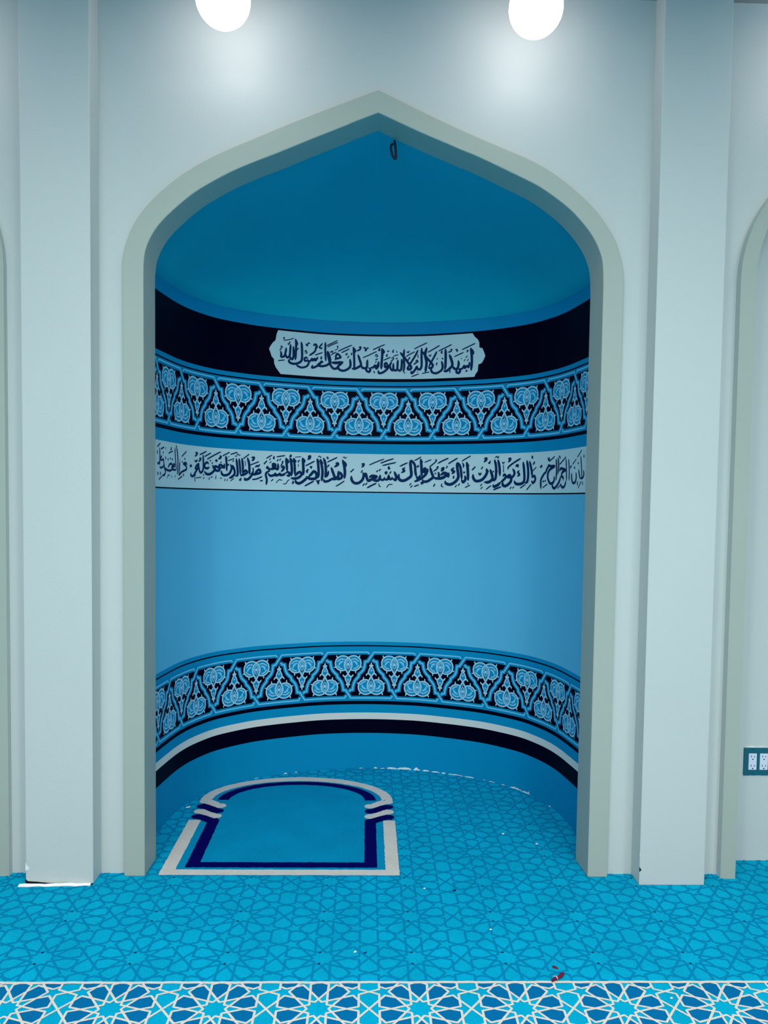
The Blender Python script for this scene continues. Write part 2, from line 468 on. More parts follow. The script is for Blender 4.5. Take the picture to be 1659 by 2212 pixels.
# arabesque borders
UNIT = 0.000441
def border_art(sc, zmid, s0, flip):
    """flip: the weave of the crossings runs the other way"""
    bm = bmesh.new()
    u = UNIT * sc; per = 590.5 * u
    fx = -1 if flip else 1
    lo, hi = SS[0] + 0.002, SS[-1] - 0.002
    def tr(c, P, mir=1, inv=False):
        return [(c + fx * mir * p[0] * u, zmid + ((413 - p[1]) if not inv else (p[1] - 413)) * u) for p in P]
    def cut(s): return lo - per < s < hi + per
    navy = [(lo, zmid + (413 - 150) * u), (hi, zmid + (413 - 150) * u), (hi, zmid - (680 - 413) * u), (lo, zmid - (680 - 413) * u)]
    poly(bm, navy, 0.0004, 1)
    A = [(-270, 142), (-250, 119), (265, 119), (342, 237), (374, 241), (378, 275), (384, 318), (398, 350), (420, 376), (450, 400), (457, 436), (480, 460), (502, 488), (518, 525), (526, 565), (530, 602), (560, 606), (574, 626)]
    B = [(281, 213), (256, 238), (226, 243), (222, 275), (212, 318), (196, 352), (172, 380), (142, 406), (134, 440), (110, 462), (88, 492), (72, 530), (64, 570), (60, 604), (28, 606), (-36, 708), (-548, 708), (-570, 672)]
    n0 = math.floor((lo - s0) / per) - 1; n1 = math.ceil((hi - s0) / per) + 1
    R1 = [(0, 398), (-28, 342), (-48, 290), (-38, 232), (0, 190), (45, 168), (100, 170), (148, 206), (163, 262), (148, 316), (108, 348), (58, 352), (22, 335)]
    for k in range(n0, n1):
        c = s0 + k * per
        for S_ in (A, B):
            ribbon(bm, tr(c, S_), 50 * u, 0.0008, 0)
        for S_ in (A, B):
            ribbon(bm, tr(c, S_), 16 * u, 0.0012, 2)
        for cc, inv in ((c, False), (c + fx * per / 2, True)):
            def T(P, mir=1): return tr(cc, P, mir, inv)
            for mir in (1, -1):
                # lobes and body filled with the ground blue, then the pale outlines
                e = [(70 + 86 * math.cos(a), 262 + 88 * math.sin(a)) for a in [2 * math.pi * q / 20 for q in range(20)]]
                poly(bm, T(e, mir), 0.0008 + 0.0001 * (mir > 0), 0)
            poly(bm, T([(0, 335), (26, 372), (6, 405), (42, 440), (20, 495), (0, 525), (-20, 495), (-42, 440), (-6, 405), (-26, 372)]), 0.0008, 0)
            for mir in (1, -1):
                ribbon(bm, T(catmull(R1, 4), mir), 17 * u, 0.0013, 3)
                ribbon(bm, T(catmull([(58, 236), (86, 242), (108, 262), (114, 292)], 4), mir), 26 * u, 0.0011, 2, taper=0.25)
                ribbon(bm, T(catmull([(40, 212), (92, 206), (138, 240)], 4), mir), 13 * u, 0.0012, 3, taper=0.4)
                ribbon(bm, T(catmull([(66, 330), (108, 318), (138, 284)], 4), mir), 13 * u, 0.0012, 3, taper=0.4)
                ribbon(bm, T([(128, 196), (142, 178), (150, 158)], mir), 18 * u, 0.0012, 3, taper=0.5)
                ribbon(bm, T([(150, 296), (166, 308), (182, 312)], mir), 17 * u, 0.0012, 3, taper=0.5)
                ribbon(bm, T([(92, 342), (97, 366), (97, 390)], mir), 17 * u, 0.0012, 3, taper=0.5)
                ribbon(bm, T(catmull([(4, 404), (28, 428), (52, 428), (66, 404)], 4), mir), 17 * u, 0.0012, 3, taper=0.5)
                ribbon(bm, T(catmull([(0, 398), (36, 440), (26, 484), (4, 526)], 4), mir), 15 * u, 0.00125, 3)
                disc(bm, T([(15, 534)], mir)[0], 13 * u, 13 * u, 0.0014, 3, 10)
            ribbon(bm, T([(0, 214), (34, 272), (0, 336), (-34, 272)]), 9 * u, 0.0014, 3, closed=True)
            disc(bm, T([(0, 274)])[0], 19 * u, 19 * u, 0.0015, 3, 12)
            ribbon(bm, T([(-30, 342), (0, 398), (30, 342)]), 14 * u, 0.0012, 3)
            poly(bm, T([(-11, 462), (11, 462), (0, 494)]), 0.0014, 3)
            ribbon(bm, T([(0, 528), (0, 552), (0, 578)]), 20 * u, 0.0014, 3, taper=0.3)
    for co, no in (((lo, 0, 0), (-1, 0, 0)), ((hi, 0, 0), (1, 0, 0))):
        bmesh.ops.bisect_plane(bm, geom=bm.verts[:] + bm.edges[:] + bm.faces[:], plane_co=co, plane_no=no, clear_outer=True)
    wrap(bm)
    return bm
def border(z0, z1, sc, zmid, s0, flip, label):
    bm = border_art(sc, zmid, s0, flip)
    strip_bm(z0, z1, bm=bm, mi=0)
    o = link('arabesque_border', bm, ['blue', 'navy', 'line', 'motif'], niche)
    o['label'] = label
    return o
ZU = (2.0372 + 1.777) / 2; ZL = (0.6348 + 0.3854) / 2
border(1.765, 2.0482, 1.0, ZU, 0.0586, False, 'upper arabesque border between the two calligraphy bands')
border(0.370, 0.6655, 0.957, ZL, 0.1345, True, 'lower arabesque border above the cream stripe')

# inscription panel and lettering (arc length, height in 0.1 mm)
CART = [(-0.5058, 2.3132), (-0.5145, 2.2926), (-0.5197, 2.2616), (-0.5356, 2.2464), (-0.5497, 2.2247), (-0.5539, 2.2135), (-0.5459, 2.1947), (-0.5405, 2.1783), (-0.5279, 2.1659), (-0.526, 2.1423), (-0.5169, 2.1227), (-0.4917, 2.0925), (0.5399, 2.0915), (0.5452, 2.1044), (0.5579, 2.1215), (0.5599, 2.1533), (0.5777, 2.1592), (0.5886, 2.1762), (0.5964, 2.195), (0.5877, 2.2186), (0.5799, 2.2351), (0.5641, 2.239), (0.5625, 2.2664), (0.5547, 2.2811), (0.5377, 2.2965), (0.5262, 2.3143)]
bm = bmesh.new(); poly(bm, CART, 0.0007, 0); bmesh.ops.triangulate(bm, faces=bm.faces); wrap(bm)
panel = link('inscription_panel', bm, 'pale', niche); panel['label'] = 'pale panel with lobed ends carrying navy calligraphy'
PANEL="""95 -4925,22100 -4888,21933 -4905,21829 -4834,21795 -4710,21881 -4648,22125 -4624,22298
96 -4657,21988 -4631,21853 -4549,21792 -4444,21903 -4411,22214 -4395,22489
96 -4444,21903 -4389,21771 -4300,21727 -4241,21920 -4245,22399
103 -4142,22785 -4104,22548 -4115,22170 -4140,21688
75 -4131,22751 -4040,22554 -4046,22450
41 -4769,22642 -4503,22701 -4220,22805
54 -4805,22758 -4734,22781 -4769,22676
48 -4555,22526 -4501,22462 -4449,22586 -4424,22520
48 -4944,22285 -4891,22341 -4838,22295 -4908,22220 -4979,22095
48 -5064,21587 -4886,21620 -4690,21661
34 -4197,22129 -4072,22174 -4002,22317 -3948,22253
103 -3833,22658 -3795,22404 -3783,21854 -3853,21642 -4067,21522 -4316,21503 -4477,21593 -4425,21734
89 -3459,21811 -3568,21872 -3657,21795 -3620,21695 -3459,21725 -3422,21607 -3528,21426 -3779,21338 -3994,21390 -4102,21485
90 -3458,21708 -3350,21698 -3244,21828 -3207,21744 -3100,21838 -3064,21754 -2940,21919 -2922,21955
97 -2634,21678 -2742,21724 -2847,21578 -3061,21425 -3240,21378 -3205,21519
83 -2744,21984 -2760,21827
90 -2538,22743 -2541,22291 -2511,21754
104 -2428,22298 -2319,22026 -2280,21749 -2420,21568 -2704,21483 -2918,21521 -2812,21632 -2670,21693
104 -3196,22505 -3071,22584 -2999,22469 -3105,22357
83 -3016,22433 -3104,22219 -3282,22067 -3407,21988
48 -3642,22107 -3589,22232 -3516,22117 -3623,22074
62 -3592,22593 -3519,22479 -3466,22604 -3395,22627 -3341,22614
69 -2680,22682 -2785,22553 -2855,22445 -2748,22400 -2713,22472
52 -3102,22028 -2888,22113 -2675,22197
49 -2483,22555 -2184,22711 -1886,22865
49 -2447,22488 -2148,22643 -1867,22762
42 -2286,22288 -2250,22221 -2198,22293 -2162,22225 -2127,22331
35 -2057,22335 -1899,22429 -1918,22568 -1829,22502
49 -2248,22082 -2108,22176 -1950,22260
52 -1879,22291 -1510,22481 -1131,22653
52 -1702,22229 -1474,22343 -1263,22456
91 -1999,21902 -1966,22078 -1896,22168 -1789,22086 -1735,21983 -1964,21904 -2034,21831
126 -2227,21700 -1997,21693 -1750,21721 -1573,21745
104 -1608,21709 -1819,21561 -1923,21417 -2100,21392 -2243,21542 -2316,21747 -2389,22022 -2445,22262
105 -1239,21933 -1201,21654 -1252,21477 -1462,21330 -1674,21304 -1853,21420 -1783,21562
133 -1354,22040 -1304,22011
70 -1419,22205 -1436,22152 -1366,22225
63 -1137,22251 -1171,22127
98 -1069,22568 -1031,22290 -1004,21521 -1074,21449
70 -1069,22550 -943,22362 -977,22256
105 -817,22174 -726,21914 -652,21636 -827,21491 -1003,21416 -1145,21446
105 -670,21671 -579,21498 -437,21466 -332,21539 -318,21820 -301,21925
105 -332,21539 -365,21363 -223,21278 -153,21402 -261,21505
98 -155,21507 -13,21510 92,21617 128,21547 268,21690 301,21831
105 117,21817 153,21786
105 242,21802 277,21771
105 186,21959 222,21928
49 86,22090 155,22196 227,22110 121,22056
49 -568,22006 -234,22154 188,22361
56 -25,22438 323,22601
77 -786,22525 -680,22563 -714,22440 -890,22347
63 -556,22514 -450,22534 -413,22378 -326,22520 -238,22504
56 25,21335 79,21213
110 448,22535 470,22225 440,21750 426,21421
80 448,22517 561,22354 533,22226
58 247,22387 338,22515 302,22406 376,22436
102 774,21607 680,21753 607,21679 646,21533 792,21607 757,21461 538,21276 318,21219 260,21383
95 92,21526 167,21455 258,21565 311,21749
95 124,21947 161,21915
51 80,22493 336,22607 611,22726
51 530,21890 713,21972 933,22064
47 1044,22101 1190,22156 1337,22192
66 765,22228 693,22136 767,22100
66 1075,22466 1022,22338 1096,22320
51 707,22410 782,22355 836,22418
44 1224,22393 1255,22283
95 992,21827 884,21644 923,21462 1017,21371 1059,21535
102 1067,21755 1071,21426 1201,21371 1274,21463 1288,21754 1304,21937
102 1311,21462 1368,21360 1478,21426 1510,21754 1488,21973
51 953,21973 1044,22046 1064,21955 900,21827
47 1174,22010 1230,21973 1284,22046
95 1628,22482 1605,22045 1641,21608 1591,21279
109 1409,22319 1635,22045 1860,21752 2011,21532 1939,21423 1828,21461 1899,21642
87 2367,22436 2206,22112 1935,21679 1845,21533 1902,21424 2012,21496
51 1664,21297 1647,21206
55 1759,22372 1834,22298 1906,22407
51 1708,22081 1927,22207 2202,22349
51 2145,22477 2475,22634 2850,22793
47 1820,21971 1858,21916 1911,22043 1949,21970
102 2550,22541 2551,22033 2558,21597 2475,21417 2345,21455 2307,21547 2235,21420 2090,21240 2016,21241 2033,21350
66 2229,21821 2301,21893 2358,21819 2266,21766 2120,21659
44 2352,22201 2366,22001
51 2019,21033 2221,21111 2442,21181
44 2311,21292 2367,21273
116 2828,22551 2742,22173 2823,21735 2756,21265
102 2609,22340 2818,22026 3047,21764 3162,21615 3107,21490 2977,21477 2956,21586
87 3374,22329 3229,22047 3047,21728 2957,21550
47 2572,21189 2757,21229 2999,21266
44 2773,21356 2830,21336 2774,21301
54 2870,22285 3185,22446 3527,22628
54 3450,22326 3785,22471 4174,22641
51 2928,22167 3004,22092 3077,22180
43 2986,22056 3004,22092
101 3627,21812 3688,21557 3636,21343 3356,21191 3130,21254 3071,21437 3143,21580
137 3333,21681 3401,21667
43 3362,21969 3400,21931 3363,21896
50 3643,21992 3682,21918 3738,21934
50 3563,22248 3656,22316 3620,22227 3695,22206
115 3830,22433 3847,22090 3838,21551 3805,21336
116 4034,22135 4151,21860 4212,21570 4066,21397 3881,21279 3730,21303
65 4086,22366 4160,22380 4124,22292 3957,22236
57 4346,22353 4439,22366 4440,22276 4514,22326
108 4212,21534 4327,21385 4475,21379 4546,21591 4523,21807
108 4457,21380 4442,21201 4572,21160 4626,21301 4513,21377
93 4587,21374 4736,21367 4845,21504 4885,21395 4995,21496 5071,21421 5124,21596 5103,21704
121 4948,21980 4986,21946
121 4847,21804 4885,21781
121 5015,21805 5053,21782
43 4670,21907 4708,21869
57 4924,21286 5000,21246 4907,21198
58 4085,21342 4088,21180
114 5172,22411 5226,22123 5253,21695 5217,21235
85 5172,22393 5318,22189 5321,22046
53 4699,22334 5051,22473 5428,22624
50 4297,21997 4537,22092 4813,22202
50 4943,22266 5036,22278 4963,22176"""
VERSE="""48 -13715,16649 -13520,16752 -13345,16839
72 -13444,16639 -13406,16284 -13445,15894
72 -13179,16312 -13330,16199 -13254,16113 -13029,16155 -12991,16007 -13029,15854 -13330,15780 -13445,15835
65 -13700,16503 -13677,16357
71 -13701,16001 -13560,15948 -13444,16073
71 -13678,15588 -13600,15472
72 -13369,15599 -13331,15481
42 -13561,15265 -13331,15361 -13142,15458
79 -13142,15458 -12917,15496 -12804,15651 -12917,15798 -12954,15978
60 -13292,16589 -12954,16688
42 -12804,16698 -12789,16608
78 -13066,16484 -13029,16427
80 -12879,15800 -12654,15718 -12347,15700 -12076,15773 -12115,15989 -12347,15977 -12540,15815
74 -12555,16206 -12486,16154
68 -12324,16262 -12231,16214
75 -12092,16231 -12023,16179
67 -12804,16289 -12766,16170
75 -12038,15930 -11886,16015 -11811,15925 -12115,15834 -11885,15750 -11664,15759
69 -11775,16755 -11737,16320 -11628,15761
76 -11608,16767 -11510,16490 -11468,16083 -11522,15544
69 -11629,16859 -11608,16751
50 -12463,16462 -12000,16584
62 -12193,16772 -12154,16682 -12270,16613
37 -12616,15353 -12540,15478 -12347,15500
37 -12153,15491 -12114,15399
38 -11773,15536 -11751,15411
82 -10617,16029 -10738,16120 -10926,16063 -10738,15991 -10677,15833 -10989,15723 -11184,15652 -11317,15552 -11385,15676
76 -11284,16156 -11318,15869 -11351,15646
70 -11067,16174 -11009,16122
71 -10844,16330 -10788,16262
64 -10956,15613 -10924,15502
51 -11453,15335 -11053,15488
48 -11119,16378 -10895,16513 -10666,16662
32 -11285,16283 -11264,16189
150 -10325,16060 -10291,15941
92 -10296,15686 -10296,15556 -10130,15529 -9997,15665 -9788,15904 -9712,16106 -9866,16032 -9944,15897 -9788,15871
93 -9712,16073 -9660,15810 -9533,15716 -9381,15888 -9372,16289 -9393,16571
94 -9370,15628 -9329,15600
87 -9369,15478 -9329,15439
94 -8984,16141 -9082,16220 -9231,16162 -9280,15993 -9105,15934 -8935,16008
79 -10025,16287 -9919,16227 -9789,16316
73 -9687,16371 -9560,16395 -9585,16311 -9738,16237
79 -9973,16635 -9816,16628 -9868,16543 -9999,16459
54 -9647,16556 -9384,16654 -9133,16760
54 -9282,16494 -8842,16687
55 -9107,16370 -8658,16579 -8207,16785
40 -9917,15444 -9532,15500
43 -9969,15255 -9996,15566 -9891,15570
103 -9305,15791 -9129,15664 -8886,15673 -8655,15817 -8566,15922 -8500,15857 -8308,15864 -8287,15968 -8142,16008
103 -8522,15924 -8655,15987 -8523,16060 -8351,16016 -8267,16140 -8101,16078 -8183,15972
96 -8101,16078 -8019,16013 -7999,16220
81 -8766,16232 -8720,16187
81 -8742,16098 -8692,16053
82 -8553,16049 -8501,16010
67 -8888,16347 -8864,16281
82 -8568,16330 -8459,16352 -8502,16265
82 -8217,16285 -8176,16246
95 -8289,16582 -8206,16553 -8247,16482 -8373,16425
97 -7920,16601 -7878,16259 -7856,15847
69 -7920,16584 -7838,16433
104 -8182,15869 -8140,15699 -7976,15636 -7735,15713 -7616,15890 -7576,16030 -7657,16200
90 -7797,16211 -7757,16127
104 -7510,16386 -7470,16346
104 -7537,16170 -7436,15966 -7415,15724 -7614,15544 -7734,15540
104 -7320,16509 -7258,16112 -7236,15695 -7375,15621
98 -7161,16517 -7099,16048 -7077,15700
117 -7992,15419 -7951,15403
117 -7846,15423 -7806,15407
42 -7653,15370 -7434,15515
55 -8103,16592 -7700,16785
56 -7639,16684 -7261,16808
49 -7798,16366 -7439,16487
41 -7779,16557 -7719,16577
35 -7420,16626 -7300,16615 -7241,16739 -7142,16657 -7082,16712
41 -8981,15383 -8909,15520
41 -8838,15506 -8722,15543
41 -8520,15431 -8499,15619
41 -8264,15507 -8139,15476
105 -7002,16541 -6941,16124 -6939,15704
105 -7097,15664 -6899,15706 -6703,15817 -6782,15920 -6900,15811
113 -6687,16573 -6587,16244 -6565,15716
77 -7136,15488 -7096,15420 -7037,15526 -7017,15527
105 -6352,15935 -6429,15720 -6622,15503 -6819,15462 -6819,15568
106 -6507,15788 -6351,15740 -6198,15763 -5971,15840 -6010,15981 -6123,15942 -6274,15760
71 -6373,16075 -6352,15899
78 -6257,16097 -6162,16171 -6086,16156 -5992,16266
92 -6472,16583 -6318,16589 -6356,16482 -6452,16415
53 -6923,16503 -6590,16743
53 -6509,16211 -6050,16388
64 -6427,15473 -6158,15515 -5857,15648
57 -5988,15467 -5912,15415 -5819,15471
35 -6844,16409 -6804,16305 -6803,16130
219 -5722,16389 -5670,16341
94 -5656,15217 -5618,15469 -5676,15751 -5594,15879 -5463,15914
107 -5463,15914 -5530,16069 -5612,16098 -5564,16194
107 -5497,16039 -5333,16044 -5202,16111 -5170,16269 -5285,16297 -5284,16140 -5169,16080 -5037,16052 -5021,16243 -5055,16336
107 -5474,16555 -5435,16522
107 -5447,16395 -5407,16365
126 -5066,16516 -5017,16483
114 -4935,16552 -4885,16525
82 -5222,16709 -5255,16597 -5205,16552
53 -5664,16567 -5501,16667 -5331,16758
54 -5107,16672 -4877,16715 -4631,16755
108 -5561,15817 -5429,15694 -5232,15731 -5167,15796 -5117,15718 -4969,15770 -4919,15803 -4870,15741 -4706,15777 -4608,15874
132 -5356,15485 -5316,15445
108 -4872,16121 -4758,16187 -4708,16110 -4805,15964 -4871,15931
57 -4825,16407 -4776,16456 -4776,16377 -4889,16199
108 -4608,15843 -4510,15909 -4411,15848 -4443,15720 -4574,15748
114 -4597,16652 -4562,16320 -4526,15940
89 -4581,16621 -4465,16450 -4497,16354
115 -4385,16659 -4317,16391 -4281,16010 -4311,15691
89 -4351,16613 -4235,16426
95 -4369,16819 -4336,16756 -4418,16690
38 -5130,15323 -4967,15501 -4884,15487 -4785,15489
38 -4751,15300 -4604,15303 -4490,15464 -4392,15514
83 -4228,15470 -4210,15359 -4276,15309
108 -4204,16649 -4136,16301 -4115,15760
89 -4188,16618 -4055,16431
115 -4343,15595 -4114,15584 -3916,15637 -3752,15801 -3852,15926 -4017,15826 -4114,15696
38 -4106,16691 -3793,16727
45 -3973,16545 -3923,16483 -3858,16565
35 -3939,16467 -3922,16403
35 -3938,16339 -3927,16196
122 -3710,16682 -3674,16347 -3652,15771
90 -3710,16666 -3592,16509 -3608,16429
122 -3429,16739 -3313,16759 -3345,16661 -3444,16585
121 -3419,15680 -3518,15582 -3715,15417 -3913,15333 -4063,15410 -4080,15537
122 -3519,15710 -3285,15587 -2988,15626 -2957,15852 -3090,15978 -3222,15846 -3386,15681
96 -3390,16099 -3471,15968 -3421,15889
58 -3324,16181 -3275,16230 -3241,16151 -3192,16265
61 -3557,16254 -3293,16390 -3046,16526
71 -3597,15195 -3350,15328 -3079,15479
84 -2987,15497 -2887,15467 -2853,15354 -2838,15468 -2756,15534
116 -2931,16658 -2862,16338 -2841,15790 -2955,15611
116 -2767,16631 -2682,16343 -2629,15957 -2673,15471
84 -2915,16626 -2814,16468
84 -2750,16615 -2617,16377
39 -2883,16724 -2785,16791 -2735,16712 -2686,16746
116 -2587,16700 -2486,16412 -2449,15993 -2495,15669
84 -2391,16770 -2341,16642
58 -2389,16479 -2112,16615 -1837,16750
149 -2348,16309 -2298,16265
110 -2560,15603 -2526,15474 -2362,15477 -2167,15578 -2038,15677
103 -2302,16028 -2365,15801 -2495,15669
117 -2174,16225 -2090,16000 -2006,15775 -1939,15614 -2134,15578
117 -1972,15614 -1809,15682 -1779,15909 -1780,16039
117 -1780,16006 -1615,15847 -1613,15685 -1776,15601 -1874,15680 -1745,15780
110 -1947,16408 -1834,16443 -1816,16362 -2011,16229
123 -1575,16627 -1490,16369 -1437,15980 -1466,15623
110 -1542,16579 -1392,16371 -1407,16241
55 -1919,15215 -1675,15359 -1448,15519
39 -1559,16724 -1478,16774 -1429,16711 -1332,16778
223 -1078,16087 -1030,16036
120 -1091,15788 -1069,15569 -926,15411 -706,15415 -507,15578 -430,15819 -492,15978
144 -565,16044 -513,16009
104 -558,16416 -445,16418 -476,16317 -555,16248
120 -451,15858 -331,15900 -268,15701 -186,15542 14,15585
136 -148,15703 -29,15785 132,15787 232,15748 13,15625 -147,15603
120 14,15585 295,15549 414,15671 451,15871
104 394,15670 535,15592 655,15634 673,15754
112 655,15634 776,15615 875,15676 893,15797 936,15657 1056,15659 1095,15759
120 1096,15679 1258,15601 1295,15761 1212,16000 1171,16039
120 256,16076 305,16037
120 396,16138 448,16095
104 671,15954 770,15995 732,15875
136 955,16009 1008,15966
96 926,16336 888,16216 988,16189
52 -156,16370 242,16548 653,16705
60 443,16470 802,16614 1161,16726
60 545,16352 885,16436 1285,16528
144 -456,15346 -408,15307
144 -317,15388 -268,15349
72 -262,15149 -23,15284 257,15420
44 377,15410 399,15270 500,15231
44 782,15175 900,15337 1000,15358 1120,15379
127 1454,15923 1416,15762 1498,15604 1700,15566 1939,15688 2097,15849 2072,16207 2025,16645
88 1553,15983 1732,16085 1651,16164 1770,16265
112 2045,16665 2167,16566 2290,16368 2315,16050 2380,15772
119 2359,15811 2441,15712 2541,15773 2579,15892
64 1468,16314 1687,16423 1906,16517
56 2246,16626 2445,16727 2625,16834
56 2391,16369 2432,16289 2471,16369 2512,16310
119 2586,16727 2632,16370 2661,15813
79 2587,16707 2690,16529
135 2940,16133 2817,16212 2779,16053 2941,16053 2979,16212
120 2981,16093 2862,15894 2623,15694 2263,15512
136 2032,15398 2080,15362
136 2094,15282 2138,15243
60 2247,15252 2387,15313 2527,15367
80 2586,15495 2708,15436 2607,15395
119 3100,16291 3186,16014 3272,15777 3151,15657 2950,15537 2747,15536 2704,15655
111 3272,15777 3436,15698 3579,15738 3575,15975 3513,16015
79 3371,15935 3432,15975
151 3311,15357 3373,15325
134 3679,15857 3840,15976 4004,15936 3884,15779 3682,15699 3519,15659
118 4004,15936 4087,15818 4124,16015
55 3359,16647 3440,16667 3401,16568 3260,16450 3059,16291
63 3447,16272 3528,16311 3489,16212 3287,16062
118 3694,16192 3815,16232 3776,16133 3675,16094
134 3981,16310 4039,16275
63 3505,16481 3788,16626 4103,16762
63 4076,16456 4316,16604 4596,16767
47 2791,16537 2973,16608 3175,16687
47 3768,15443 3729,15304 3853,15246
125 3929,15582 3972,15444 4217,15386 4497,15545 4635,15780 4587,16172 4540,16525
110 4560,16544 4726,16328 4794,15937 4819,15663
117 4799,15663 4903,15507 5023,15664 4978,15859
102 4268,15937 4407,16055 4284,16133 4403,16270
71 4411,15858 4372,15741 4433,15721
133 4489,15317 4538,15282
133 4650,15396 4699,15361
78 4844,16523 4907,16386 4889,16250
94 4925,16062 4964,15968
125 5066,16561 5134,16210 5167,15586
93 5067,16522 5193,16326
54 4802,16582 5043,16736 5304,16870
55 5011,15226 5273,15360
62 5129,15449 5190,15410
225 5428,16245 5482,16190
123 5434,15923 5438,15748 5583,15573 5867,15612 6068,15786 6187,16017 6142,16210
147 5878,16258 5936,16223
108 6008,16712 6131,16730 6112,16634 5991,16539
85 5717,16000 5800,15902 5879,15999
77 6239,16517 6302,16477 6362,16611
116 6143,16171 6250,16016
139 5859,15387 5897,15353
139 5883,15232 5924,15198
124 6351,16169 6462,15899 6488,15669 6281,15515 6033,15515
54 6144,15129 6287,15245 6432,15342
115 6593,16664 6687,16280 6678,15744 6533,15553
115 6785,16660 6880,16277 6912,15819
61 6521,16091 6565,16013
61 6733,16127 6757,16012
46 6613,16740 6718,16815 6784,16737 6845,16850
123 6962,15514 6794,15361 6582,15284 6537,15400
107 7085,15780 7169,15893 7258,15778 7132,15627 6962,15514
122 7476,15700 7366,15777 7473,15852 7563,15700 7524,15511 7269,15322 7095,15361 7069,15551
106 7638,16189 7753,15962 7648,15775 7519,15738
121 7518,15235 7567,15201
121 7670,15254 7714,15220
106 7366,16686 7496,16682 7455,16589 7370,16515
75 7379,16137 7398,16269 7718,16489 8109,16685
53 7024,16541 7091,16464 7175,16538
42 7105,16388 7123,16007
69 6543,15119 6797,15208 7010,15284
119 7740,15585 7831,15434 8097,15414 8320,15543 8332,15953 8248,16514
90 7910,15791 8040,15883 7949,15997 8035,16089
90 7811,16262 7874,16354 7941,16297 7961,16409
119 8477,16581 8560,16171 8573,15726 8507,15504 8368,15468
111 8646,16539 8782,16129 8844,15759
111 8794,15723 8999,15793 9058,15608 8905,15463 8799,15575
96 8812,16791 8842,16643
74 8877,16347 8977,16454 8924,16493
48 8861,16035 9117,16230
56 8102,15208 8416,15393
55 8495,15121 8779,15391
160 9441,16292 9500,16200
101 9481,15165 9467,15565 9596,15780 9811,15992
100 9814,15884 9891,16098 10084,16306
107 9968,16310 10204,16231 10480,16221 10093,16056 9960,15772 10086,15483 10297,15408 10477,15547 10468,15760
101 9621,15552 9673,15489
101 9759,15567 9811,15523
92 10624,16568 10679,16072 10637,15544
92 10786,16631 10852,16207 10789,15823
50 9616,15218 9945,15395
57 10048,16469 10492,16680
72 9955,16670 10018,16524 10099,16663
107 11066,15745 10907,15469 10556,15192 10364,15265 10358,15407
104 10952,15958 11049,16094 11484,16010 11199,15915 11136,15743 11283,15670 11290,15531
97 11013,15397 11233,15219 11448,15285 11584,15524
49 10786,15171 11018,15309
83 11531,16524 11594,16040 11623,15523
82 11801,16511 11885,16029 11899,15517
55 10936,16291 11526,16611
77 10883,16696 10992,16568
129 12022,16184 12077,16090
94 12166,15850 12182,15578 12317,15406 12562,15435 12670,15666 12617,15868
81 12422,16117 12501,16040
47 12225,16236 12622,16452
46 12738,16530 13200,16816
73 12816,16300 12893,16223
86 12891,15992 13029,15689 13118,15555
72 13095,16576 13206,16078 13275,15616
78 13416,16591 13463,16491
86 13417,15939 13471,15741 13356,15614 13116,15588
73 12803,15463 12830,15279
46 12901,15162 13205,15454
52 13326,15451 13377,15286"""

def lettering(data, parent, label):
    bm = bmesh.new(); k = 0
    for ln in data.strip().split('\n'):
        t = ln.split(); w = float(t[0]) * 1e-4
        P = [tuple(float(q) * 1e-4 for q in a.split(',')) for a in t[1:]]
        Q = catmull(P, 5)
        ribbon(bm, Q, w * 1.22, 0.0012, 0, taper=0.35 if len(P) > 2 else (0.92 if w > 0.0028 else 0.45))
    wrap(bm)
    o = link('lettering', bm, 'ink', parent)
    o.matrix_parent_inverse = parent.matrix_parent_inverse.copy() if False else Matrix.Identity(4)
    o['label'] = label
    return o
bpy.context.view_layer.update()
def reparent(o, parent):
    o.parent = parent
    o.matrix_parent_inverse = parent.matrix_world.inverted()
l1 = lettering(PANEL, panel, 'navy Arabic calligraphy on the panel')
l2 = lettering(VERSE, verse_band, 'navy Arabic calligraphy on the pale band')
bpy.context.view_layer.update()
reparent(l1, panel); reparent(l2, verse_band)

# bare plaster showing where the paint is chipped along the foot of the niche
rng = random.Random(3)
def chip(s0, s1, h):
    bm = bmesh.new()
    n = max(2, int((s1 - s0) / 0.006)); top = []
    for k in range(n + 1):
        e = max(0.0, math.sin(math.pi * k / n)) ** 0.5 if n > 2 else (0.3 if k in (0, n) else 1)
        top.append((s0 + (s1 - s0) * k / n, 0.001 + h * e * rng.uniform(0.35, 1.0)))
    poly(bm, [(s0, -0.004), (s1, -0.004)] + top[::-1], 0.0012)
    bmesh.ops.triangulate(bm, faces=bm.faces); wrap(bm)
    link('plaster_chip', bm, 'chip', niche)
for s0, s1, h in ((0.03, 0.05, 0.010), (0.065, 0.09, 0.004), (0.10, 0.155, 0.010), (0.155, 0.235, 0.013), (0.245, 0.285, 0.016), (0.295, 0.335, 0.010), (0.345, 0.39, 0.006), (0.40, 0.425, 0.006), (0.435, 0.52, 0.005), (0.52, 0.585, 0.004), (0.63, 0.645, 0.004), (0.665, 0.70, 0.004), (0.735, 0.76, 0.005), (0.79, 0.86, 0.009), (0.86, 0.92, 0.008), (-0.46, -0.44, 0.005), (-0.40, -0.385, 0.003), (-0.05, -0.03, 0.003), (-0.62, -0.60, 0.003), (1.07, 1.09, 0.008), (0.905, 0.915, 0.02)):
    chip(s0, s1, h)

